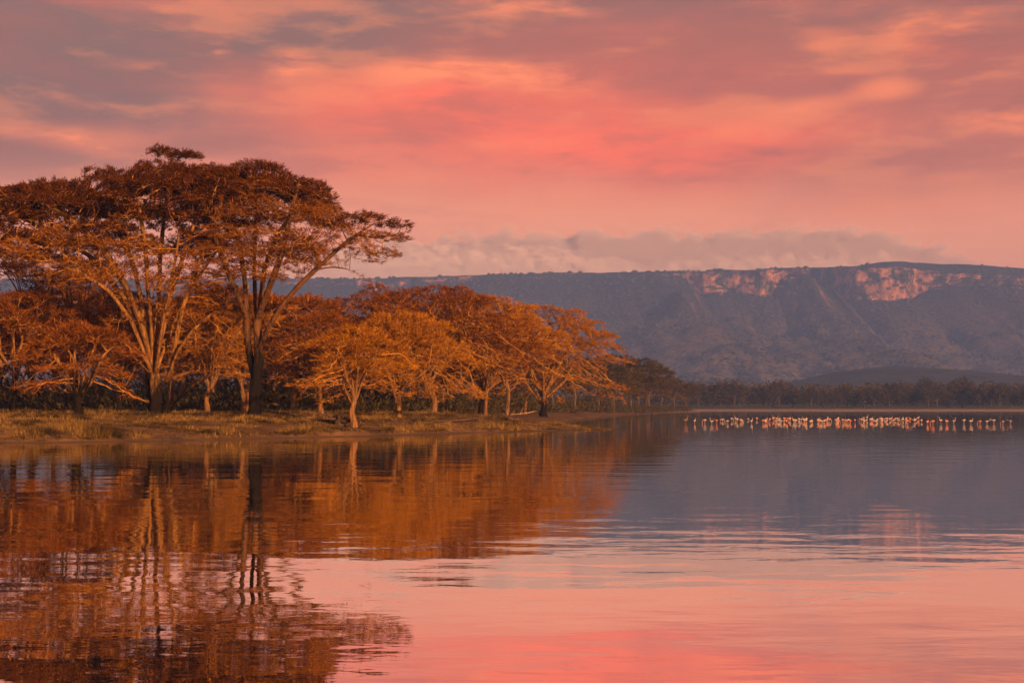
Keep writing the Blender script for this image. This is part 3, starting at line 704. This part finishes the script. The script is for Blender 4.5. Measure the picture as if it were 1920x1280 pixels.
# --- the lit trees of the grove, each by its place
def place(px, d, inland=0.0):
    while inland and shore_dist([(px - 960) / F * d], [d])[0] < inland: d += 6.0
    x = (px - 960) / F * d; return (x, d, gz(x, d) - 0.05)
def Hpx(a, b, d): return (b - a) / F * d
MID = [  # name, trunk px, distance, crown top py, crown half width px, fork height share, limbs, bark, foliage, base_r, pads, label
    ("acacia_tree", 664, 90, 612, 105, .46, 6, BARK_PALE, FOL_GOLD, .26, 30, (-.02, 0), "small amber acacia with a bright pale trunk standing nearest the water"),
    ("acacia_tree", 748, 106, 586, 150, .30, 7, BARK_PALE, FOL_GOLD, .30, 36, (.02, 0), "amber acacia whose pale trunk splits low, right of the small waterside acacia"),
    ("acacia_tree", 812, 128, 538, 185, .42, 7, BARK_PALE, FOL_RUST, .34, 44, (-.06, 0), "tall russet acacia whose flat crown tops the middle of the grove"),
    ("acacia_tree", 905, 138, 556, 150, .30, 8, BARK_TALL, FOL_GOLD, .36, 42, (.03, 0), "golden acacia with steep upright stems beside the round fan-shaped one"),
    ("acacia_tree", 1020, 176, 572, 142, .26, 10, BARK_TALL, FOL_GOLD, .55, 48, (.02, 0), "round fan-shaped golden acacia with a thick dark bole near the cove"),
    ("acacia_tree", 605, 112, 585, 95, .42, 6, BARK_PALE, FOL_RUST, .26, 28, (-.08, 0), "rust-leaved acacia with a curved limb, between the leaning acacia and the small bright one"),
    ("acacia_tree", 700, 150, 535, 120, .45, 6, BARK_PALE, FOL_RUST, .30, 32, (0, 0), "rust-coloured acacia whose crown rises behind the tip of the long leaning limb"),
    ("acacia_tree", 455, 118, 560, 85, .4, 6, BARK_PALE, FOL_GOLD, .24, 26, (0, 0), "amber acacia standing directly behind the trunk of the leaning acacia"),
    ("acacia_tree", 150, 91, 600, 110, .32, 5, BARK_TALL, FOL_RUST, .32, 26, (-.05, 0), "low twin-stemmed russet acacia left of the thick black trunk"),
    ("acacia_tree", 30, 99, 545, 125, .35, 6, BARK_TALL, FOL_RUST, .28, 32, (.03, 0), "spreading rust acacia at the far left edge below the broad crown"),
    ("acacia_tree", 226, 112, 545, 105, .40, 6, BARK_TALL, FOL_RUST, .26, 28, (-.04, 0), "rust acacia filling the space behind the fanned yellow stems"),
    ("acacia_tree", 388, 108, 572, 95, .36, 7, BARK_PALE, FOL_GOLD, .25, 28, (.05, 0), "amber acacia standing between the two tallest trees"),
    ("acacia_tree", 66, 125, 425, 110, .60, 6, BARK_DUSK, FOL_TALL, .24, 22, (0, 0), "thin bare-stemmed acacia seen against the sky at the left edge"),
    ("acacia_tree", 140, 132, 440, 90, .62, 6, BARK_DUSK, FOL_TALL, .24, 20, (0, 0), "slim high-crowned acacia beside the thin one at the left edge"),
]
mids = []
for i, (nm, px, d, topy, hw, fk, nl, bk, fo, br, npd, lean, lab) in enumerate(MID):
    loc = place(px, d); H = at(px, topy, d)[2] - loc[2]; Rc = hw * 1.08 / F * d
    kw = dict(per_pad=50, nleaf=16 if d < 120 else 12, top_leaf=5 if d < 120 else 3, step=0.30 if d < 120 else 0.36, kill=0.30 if d < 120 else 0.37, leaf=(0.32, 0.042) if d < 120 else (0.40, 0.055), tip=0.013)
    t, N_, L_ = acacia(nm, H, Rc, H * fk * .78, nl + 2, 300 + i, bk, fo, br * .68, int(npd * 1.7), lean, depth=0.56, **kw)
    t.location = loc; t.rotation_euler.z = 0.0; stats.append((N_, L_)); mids.append(t)
    tag(t, lab, "tree")
# --- the crowd of trees behind, from a few different trees
protos = []
for i, (H, Rc, fk, nl, fo, bk) in enumerate(((9.0, 5.2, .50, 6, FOL_RUST, BARK_PALE), (8.0, 4.6, .55, 6, FOL_RUST, BARK_PALE), (10.5, 5.6, .48, 6, FOL_RUST, BARK_PALE), (7.0, 4.4, .42, 5, FOL_OLIVE_SHADED, BARK_GREY), (9.0, 5.6, .45, 6, FOL_OLIVE_SHADED, BARK_GREY))):
    t, N_, L_ = acacia("grove_acacia", H, Rc, H * fk, nl, 500 + i, bk, fo, .15, 32, ((i % 3 - 1) * .08, 0), depth=0.75, per_pad=34, nleaf=13, step=0.45, kill=0.45, leaf=(0.5, 0.09), tip=0.015)
    stats.append((N_, L_)); protos.append((t, H)); tag(t, "tree", "tree")
rr = random.Random(77); used = set()
def grove(px, d, topy, kinds, label, group):
    k = rr.choice(kinds); t, H = protos[k]; loc = place(px, d, 4.0); d = loc[1]
    s = (at(px, topy, d)[2] - loc[2]) / H
    s3 = (s * rr.uniform(.9, 1.2), s * rr.uniform(.9, 1.2), s)
    if k not in used:
        used.add(k); t.location = loc; t.scale = s3; t.rotation_euler.z = rr.uniform(0, 6.28); t["label"] = label; t["group"] = group
    else: copy_thing(t, loc, rr.uniform(0, 6.28), s3, label, group)
for i in range(17):
    px = -60 + i * 38 + rr.uniform(-16, 16); grove(px, rr.uniform(112, 165), rr.uniform(535, 600), (0, 1, 2), "rust-brown acacia in the dark crowded grove behind the broad-crowned tree", "acacias crowding behind the broad tree")
for i in range(13):
    px = 545 + i * 36 + rr.uniform(-14, 14); grove(px, rr.uniform(135, 200), rr.uniform(585, 640), (0, 1, 2), "pale-trunked acacia in the shaded second row behind the bright amber trees", "acacias in the second row of the grove")
for i in range(26):
    px = 250 + i * 25 + rr.uniform(-12, 12); grove(px, rr.uniform(205, 260), rr.uniform(610, 660), (0, 1, 2, 4), "dim acacia in the deepest shaded row of the grove", "acacias in the deepest row of the grove")
for i in range(16):
    px = 840 + i * 24 + rr.uniform(-24, 24); grove(px, rr.uniform(215, 300), rr.uniform(655, 690), (3, 4), "dull olive acacia in the shady row behind the fan-shaped tree", "olive acacias behind the fan-shaped tree")
for px, d, ty, lab in ((1150, 262, 690, "olive acacia right behind the edge of the fan-shaped tree's crown"), (1180, 300, 688, "olive acacia with the highest crown on the wooded point"), (1212, 330, 695, "flat-topped olive acacia in the middle of the wooded point"),
                  (1240, 385, 704, "smaller olive acacia two trees from the end of the wooded point"), (1262, 420, 712, "slim olive acacia next to the last tree of the wooded point"), (1286, 470, 717, "lone bushy olive acacia at the very end of the wooded point")):
    k = rr.choice((3, 4)); t, H = protos[k]; loc = place(px, d, 2.5); d = loc[1]
    copy_thing(t, loc, rr.uniform(0, 6), (at(px, ty, d)[2] - loc[2]) / H, lab)

# --- the far wood: a front row one can tell apart and the mass behind it
def far_tree(seed, H, Rc):
    r = np.random.default_rng(seed); root = empty("far_acacia", (0, 0, 0))
    limbs = [[(0, 0, -.3), (r.uniform(-.3, .3), 0, H * .25), (0, 0, H * .45)]]
    P = []; 
    V = []; Fq = []
    for q in range(3):
        a = q * 2.1 + r.uniform(0, 1); limbs.append([(0, 0, H * .35), (math.cos(a) * Rc * .3, math.sin(a) * Rc * .3, H * .6), (math.cos(a) * Rc * .6, math.sin(a) * Rc * .6, H * .8)])
    pos, par = [], []
    for k, lm in enumerate(limbs):
        Q = resample(lm, 1.0); last = -1 if k == 0 else 2
        for q in (Q if k == 0 else Q[1:]): pos.append(q); par.append(last); last = len(pos) - 1
    pos = np.array(pos); rad = np.interp(pos[:, 2], [0, H], [.26, .08])
    w, _ = tubes(pos, par, rad, 0.0)
    mesh_np("trunk", w[0], [w[1]], BARK_GREY, root, smooth=True)
    n = 1500; a = r.uniform(0, 6.28, n); rr_ = np.sqrt(r.uniform(0, 1, n)); lump = 0.75 + 0.35 * np.sin(a * 3 + seed) * rr_
    z = H * (0.97 - 0.38 * rr_ ** 2) * (0.93 + 0.10 * np.sin(a * 4 + seed * 2)) - H * .42 * r.uniform(0, 1, n) ** 1.6
    p = np.stack((np.cos(a) * rr_ * Rc * lump * 1.1, np.sin(a) * rr_ * Rc * lump * 1.1, z), -1)
    v, f = sprays(p, np.tile((0, 0, .2), (n, 1)), 1, 1.1, .5, r, np.array((0, 0, H * .4)))
    mesh_np("crown", v, [f], FOL_OLIVE_SHADED, root)
    return root
fps = [far_tree(900 + i, 10 + i, 6 + .7 * i) for i in range(4)]
for t in fps: tag(t, "tree", "tree")
usedf = set()
for i in range(34):
    px = 1312 + i * 19.5 + rr.uniform(-7, 7); d = rr.uniform(664, 694); k = rr.randrange(4); s = rr.uniform(.62, 1.18)
    lab, grp = "hazy olive acacia in the front row of the wood along the far shore", "front row of the far wood"
    if k not in usedf:
        usedf.add(k); fps[k].location = place(px, d); tag(fps[k], lab, None, grp)
    else: copy_thing(fps[k], place(px, d), rr.uniform(0, 6), s, lab, grp)
r5 = np.random.default_rng(44); pv = []
for i in range(520):
    d = r5.uniform(692, 960); x = r5.uniform(60, 620); h = r5.uniform(9.5, 13.5) + (d - 692) * .010
    n = 110; a = r5.uniform(0, 6.28, n); q = np.sqrt(r5.uniform(0, 1, n)); Rk = r5.uniform(5, 8)
    pv.append(np.stack((x + np.cos(a) * q * Rk, d + np.sin(a) * q * Rk, 1.2 + h * (1 - .35 * q ** 2) * (1 - .85 * r5.uniform(0, 1, n) ** 2.0)), -1))
pv = np.vstack(pv)
v_, f_ = sprays(pv, np.tile((0, 0, .2), (len(pv), 1)), 1, 1.9, 1.0, r5, np.array((300, 800, 3.0)))
tag(mesh_np("far_wood", v_, [f_], FOL_OLIVE_SHADED), "dark hazy mass of acacia wood filling the far shore behind its front row", "wood", kind="stuff")

# --- bushes and saplings under the grove (a mass nobody could count)
n = 3800; px = r5.uniform(-260, 1290, n); d = r5.uniform(0, 1, n) ** .8
d0 = np.interp(px, [-260, 500, 700, 900, 1020, 1100, 1200, 1290], [118, 120, 128, 150, 205, 255, 330, 470]); d = d0 + d * 70
x = (px - 960) / F * d; z = land(x, d)
h = r5.uniform(.2, 1.1, n) * (0.6 + 1.2 * vnoise(x / 4, d / 9, 8)); pts = []
for k in range(22):
    pts.append(np.stack((x + r5.normal(0, .9, n), d + r5.normal(0, .9, n), z + h * r5.uniform(0, 1.5, n)), -1))
n2 = 1500; px = r5.uniform(-260, 1160, n2); d = np.interp(px, [-260, 500, 700, 900, 1020, 1160], [150, 155, 165, 195, 240, 330]) + r5.uniform(0, 110, n2); x = (px - 960) / F * d; z = land(x, d)
for k in range(30): pts.append(np.stack((x + r5.normal(0, 1.4, n2), d + r5.normal(0, 1.4, n2), z + r5.uniform(0, 3.6, n2) * (.5 + vnoise(x / 7, d / 7, 4))), -1))
pts = np.vstack(pts)
v_, f_ = sprays(pts, np.tile((0, 0, .4), (len(pts), 1)), 1, .62, .19, r5, np.array((-20, 160, -5.0)), up=.5)
tag(mesh_np("undergrowth", v_, [f_], FOL_OLIVE_SHADED), "dim leafy undergrowth between the trunks of the grove", "undergrowth", kind="stuff")

# ------------------------------------------------------------------ grass on the bank
n = 90000
px = r5.uniform(-120, 1150, n); d = 66 + 72 * r5.uniform(0, 1, n) ** 1.15
x = (px - 960) / F * d; s = shore_dist(x, d); cl = fbm(x * .5, d * .5, 19, 4)
k = (s + 1.5 * fbm(x * .3, d * .3, 3, 4) > 0.35) & (cl + r5.uniform(-.4, .5, n) + 0.35 * np.exp(-((s - 1.2) / 1.3) ** 2) > -0.10); x, d, s, cl = x[k], d[k], s[k], cl[k]; n = len(x); z = land(x, d)
hh = (.07 + .17 * r5.uniform(0, 1, n) ** 2) * (0.75 + 2.0 * np.clip(cl, -.3, .8)) * np.interp(x, [-5, 5], [1, .7]) * (1 + 0.5 * np.exp(-((s - 1.2) / 1.3) ** 2))
VV = []; nb = 4
for q in range(nb):
    a = r5.uniform(0, 6.28, n); b = a + 1.57; ln = hh * r5.uniform(.7, 1.3, n); wd = r5.uniform(.012, .03, n); ox, oy = r5.normal(0, .07, n), r5.normal(0, .07, n)
    bx, by = x + ox, d + oy; lx, ly = np.cos(a) * ln * r5.uniform(.2, .9, n), np.sin(a) * ln * r5.uniform(.2, .9, n)
    VV.append(np.stack((np.stack((bx - np.cos(b) * wd, by - np.sin(b) * wd, z - .02), -1), np.stack((bx + np.cos(b) * wd, by + np.sin(b) * wd, z - .02), -1), np.stack((bx + lx, by + ly, z + ln), -1)), 1))
VV = np.concatenate(VV).reshape(-1, 3)
tag(mesh_np("grass", VV, [np.arange(len(VV)).reshape(-1, 3)], GRASS), "dry straw-coloured grass on the bank", "grass", kind="stuff")

# ------------------------------------------------------------------ driftwood, stump, stones on the spit
def wood(name, px, d, length, rad, rz, seed, mat, label, cat, tilt=0.06, stubs=2, z0=0.0):
    r = np.random.default_rng(seed); k = 9; t = np.linspace(-.5, .5, k)
    P = np.stack((t * length, .06 * length * np.sin(t * 5 + seed) + r.normal(0, .02, k) * length * .4, rad * .7 + tilt * length * (t + .5) ** 2), -1); pos = list(P); par = list(range(-1, k - 1)); rads = list(np.interp(t, [-.5, .5], [rad, rad * .35]))
    for q in range(stubs):
        j = int(r.integers(2, k - 2)); a = r.uniform(-1, 1); e = P[j]; last = j
        for w in range(1, 4):
            e = e + np.array((math.cos(a) * .5, math.sin(a) * .5, r.uniform(.3, 1.0))) * length * .075; pos.append(e); par.append(last); last = len(pos) - 1; rads.append(rad * .4 * (1 - w * .22))
    (v, f), _ = tubes(np.array(pos), par, np.array(rads), 0.0, .1, seed)
    o = mesh_np(name, v, [f], mat, smooth=True); l = place(px, d); o.location = (l[0], l[1], l[2] + z0 + .03); o.rotation_euler.z = rz
    return tag(o, label, cat)
wood("driftwood_log", 612, 96, 3.0, .13, .25, 1, WOOD, "grey fallen branch on the grass left of the dark stump", "driftwood")
wood("driftwood_log", 590, 98, 2.2, .10, -.5, 2, WOOD, "short crooked branch lying furthest left in the driftwood pile", "driftwood", .15)
wood("driftwood_log", 690, 89.5, 2.6, .12, -.1, 3, WOOD_DARK, "dark driftwood stick at the foot of the small bright acacia", "driftwood", .02)
wood("driftwood_log", 780, 97, 4.2, .17, .06, 4, WOOD_DARK, "long dark log half sunk in the bank below the amber trees", "driftwood", .03)
wood("driftwood_log", 862, 104, 4.0, .20, .2, 5, WOOD_DARK, "dark driftwood log with upright stubs where the spit begins", "driftwood", .08, 4)
wood("driftwood_log", 935, 122, 3.6, .14, -.25, 6, WOOD_DARK, "dark fallen bough on the grass right of the steep-stemmed golden acacia", "driftwood", .08, 3)
wood("driftwood_log", 975, 165, 4.0, .15, .1, 7, WOOD, "curved grey branch lying left of the thick dark bole", "driftwood", .12)
wood("driftwood_log", 1108, 111.5, 2.8, .09, .05, 8, WOOD_DARK, "thin dark stick lying along the tip of the spit", "driftwood", .01, 1)
# root plate of a fallen tree: many short roots round a knot
def stump(px, d, seed, label):
    r = np.random.default_rng(seed); pos = [np.array((0, 0, 0.0)), np.array((0, 0, .35))]; par = [-1, 0]; rads = [.42, .3]
    for q in range(13):
        a = q / 13 * 6.28 + r.uniform(-.2, .2); e = pos[1].copy(); last = 1; up = r.uniform(-.2, .9)
        for w in range(4):
            e = e + np.array((math.cos(a) * .24, math.sin(a) * .24, up * .2 + r.normal(0, .05))); e[2] = max(e[2], .02); pos.append(e.copy()); par.append(last); last = len(pos) - 1; rads.append(.15 * (1 - w * .2))
    (v, f), _ = tubes(np.array(pos), par, np.array(rads), 0.0, .1, seed)
    o = mesh_np("tree_stump", v, [f], WOOD_DARK, smooth=True); o.location = place(px, d); return tag(o, label, "stump")
stump(637, 91, 3, "black tangled root stump beside the small bright acacia")
def stone(px, d, s, seed, label):
    v, f = blob_template(seed); 
    v = np.vstack((v, (v[f].mean(1)) * 1.12)); k = 12 + np.arange(20); f2 = np.vstack((np.stack((f[:, 0], f[:, 1], k), -1), np.stack((f[:, 1], f[:, 2], k), -1), np.stack((f[:, 2], f[:, 0], k), -1)))
    o = mesh_np("stone", v * np.array((1.6, 1, .45)) * s, [f2], MUD); l = place(px, d); o.location = (l[0], l[1], max(l[2], 0) + .02 * s); o.rotation_euler.z = seed
    return tag(o, label, "stone")
stone(1086, 110.8, .30, 1, "dark flat stone at the root of the spit's narrow tip")
stone(1118, 112.3, .34, 2, "dark low stone in the middle of the spit's narrow tip")
stone(1138, 113.0, .26, 3, "last small dark stone at the very tip of the spit")

# ------------------------------------------------------------------ flamingos
def flamingo(seed, pose):
    body = [(-.36, .60), (-.24, .64), (-.08, .66), (.08, .65), (.20, .64)]; br = [.015, .085, .14, .135, .085]
    neck = {"up": [(.27, .70), (.30, .82), (.28, .95), (.27, 1.08), (.30, 1.19), (.36, 1.22), (.41, 1.19), (.44, 1.13)],
            "curve": [(.28, .68), (.36, .76), (.36, .88), (.28, .96), (.26, 1.04), (.32, 1.10), (.38, 1.08), (.41, 1.02)],
            "feed": [(.28, .62), (.38, .54), (.46, .42), (.50, .28), (.50, .16), (.46, .08), (.41, .05), (.37, .06)],
            "rest": [(.24, .72), (.22, .82), (.12, .84), (.02, .80), (-.04, .78), (-.08, .76), (-.10, .75), (-.12, .74)],
            "fwd": [(.28, .68), (.38, .72), (.48, .78), (.56, .84), (.63, .88), (.69, .88), (.74, .84), (.77, .78)]}[pose]
    nr = [.055, .042, .036, .032, .032, .044, .036, .012]
    pts = np.array([(x, 0, z) for x, z in body + neck]); rd = np.array(br + nr); par = list(range(-1, len(pts) - 1)); pos = list(pts); rads = list(rd)
    for sy in (-1, 1):
        j = 2; kx = .03 * sy
        for q, (x, z) in enumerate(((.0, .56), (-.01 + kx, .30), (.02 + kx * 2, .02), (.02 + kx * 2, -.25))):
            pos.append(np.array((x, sy * .055, z))); par.append(j if q == 0 else len(pos) - 2); rads.append((.045, .018, .014, .014)[q])
    P = np.array(pos); V = []; Fs = []; c = 0
    def loft(p, r, ns, squash=1.0):
        nonlocal c
        T = np.gradient(p, axis=0); T /= np.linalg.norm(T, axis=1)[:, None] + 1e-9; B = np.tile((0., 1., 0.), (len(p), 1)); C = np.cross(T, B)
        a = np.arange(ns) / ns * 6.28318
        V.append((p[:, None] + r[:, None, None] * (np.cos(a)[None, :, None] * B[:, None] * squash + np.sin(a)[None, :, None] * C[:, None])).reshape(-1, 3))
        i = (np.arange(len(p) - 1) * ns)[:, None] + np.arange(ns)[None]; j = (np.arange(len(p) - 1) * ns)[:, None] + ((np.arange(ns) + 1) % ns)[None]
        Fs.append(np.stack((i, j, j + ns, i + ns), -1).reshape(-1, 4) + c); c += len(p) * ns
    k = len(body) + len(neck)
    loft(P[:k], rd, 8, .85)
    for q in range(2): loft(P[k + q * 4:k + q * 4 + 4], np.array((.045, .018, .014, .014)), 4)
    return np.vstack(V), np.vstack(Fs)
poses = ["up", "curve", "feed", "rest", "fwd"]
fm = {}
for i, p in enumerate(poses):
    v, f = flamingo(i, p)
    fm[p] = [mesh_np("flamingo", v, [f], mt, smooth=True, link=False) for mt in (BIRD, BIRD_RED)]
rb = random.Random(8)
def bird(px, py, pose, label, group=None, red=False, s=1.35, rz=None):
    d = HC * F / (py - 762.0); o = bpy.data.objects.new("flamingo", fm[pose][1 if red else 0]); COL.objects.link(o)
    o.location = ((px - 960) / F * d, d, rb.uniform(-.08, .02)); o.rotation_euler.z = rz if rz is not None else (rb.choice((0, math.pi)) + rb.uniform(-1.0, 1.0)); o.scale = (s,) * 3
    return tag(o, label, "flamingo", group)
GL, GG = "pale pink flamingo among the crowded middle of the wading line", "flamingos wading in the crowded line"
x = 1352
while x < 1724:
    for _ in range(rb.choice((1, 2, 2, 3) if 1460 < x else (1, 1, 2))):
        bird(x + rb.uniform(-5, 5), rb.uniform(787.0, 794.0), rb.choice(("curve", "feed", "fwd", "feed", "rest", "rest", "feed", "up")), GL, GG, rb.random() < .22, rb.uniform(.42, .56))
    x += rb.choice((3, 4, 5, 6, 9))
for px, py, ps, red, lab in (
    (1302, 794, "curve", False, "first pale flamingo at the left end of the wading line"), (1321, 793.5, "feed", False, "feeding flamingo second from the left end of the line"), (1334, 795, "up", False, "flamingo with raised neck third from the left end of the line"),
    (1343, 794, "fwd", True, "coral flamingo stretching forward fourth from the left end of the line"),
    (1748, 796, "feed", True, "brightest orange flamingo, stooping, right of the crowded line"), (1738, 795.5, "rest", True, "coral flamingo tucked against the brightest orange one"), (1763, 794, "up", False, "slim flamingo standing just right of the brightest orange one"),
    (1774, 795, "rest", True, "coral flamingo with neck folded, ninth bird from the right end"), (1787, 795, "up", False, "white-pink flamingo with head high and body low, facing left"), (1806, 794, "rest", False, "dusky pink flamingo sitting alone in a gap of the line"),
    (1819, 795, "curve", False, "pale flamingo with hunched wings in the spread-out right part"), (1836, 794.5, "feed", True, "coral flamingo feeding, left of a pair at the right end"), (1849, 794.5, "fwd", False, "flamingo reaching forward, right one of a close pair"),
    (1862, 794, "fwd", False, "third flamingo from the right end with outstretched neck"), (1879, 796, "feed", False, "second flamingo from the right end, stooping low"), (1893, 794, "fwd", False, "last flamingo at the right end of the line")):
    bird(px, py, ps, lab, None, red, 0.56)
o = bird(1285, 794.5, "rest", "brown long-necked bird standing alone left of the flamingo line", None, True, 0.72, 0.2); o.name = "brown_waterbird"; o["category"] = "bird"
v, f = flamingo(9, "up"); o.data = mesh_np("brown_waterbird", v, [f], BIRD_DARK, smooth=True, link=False)
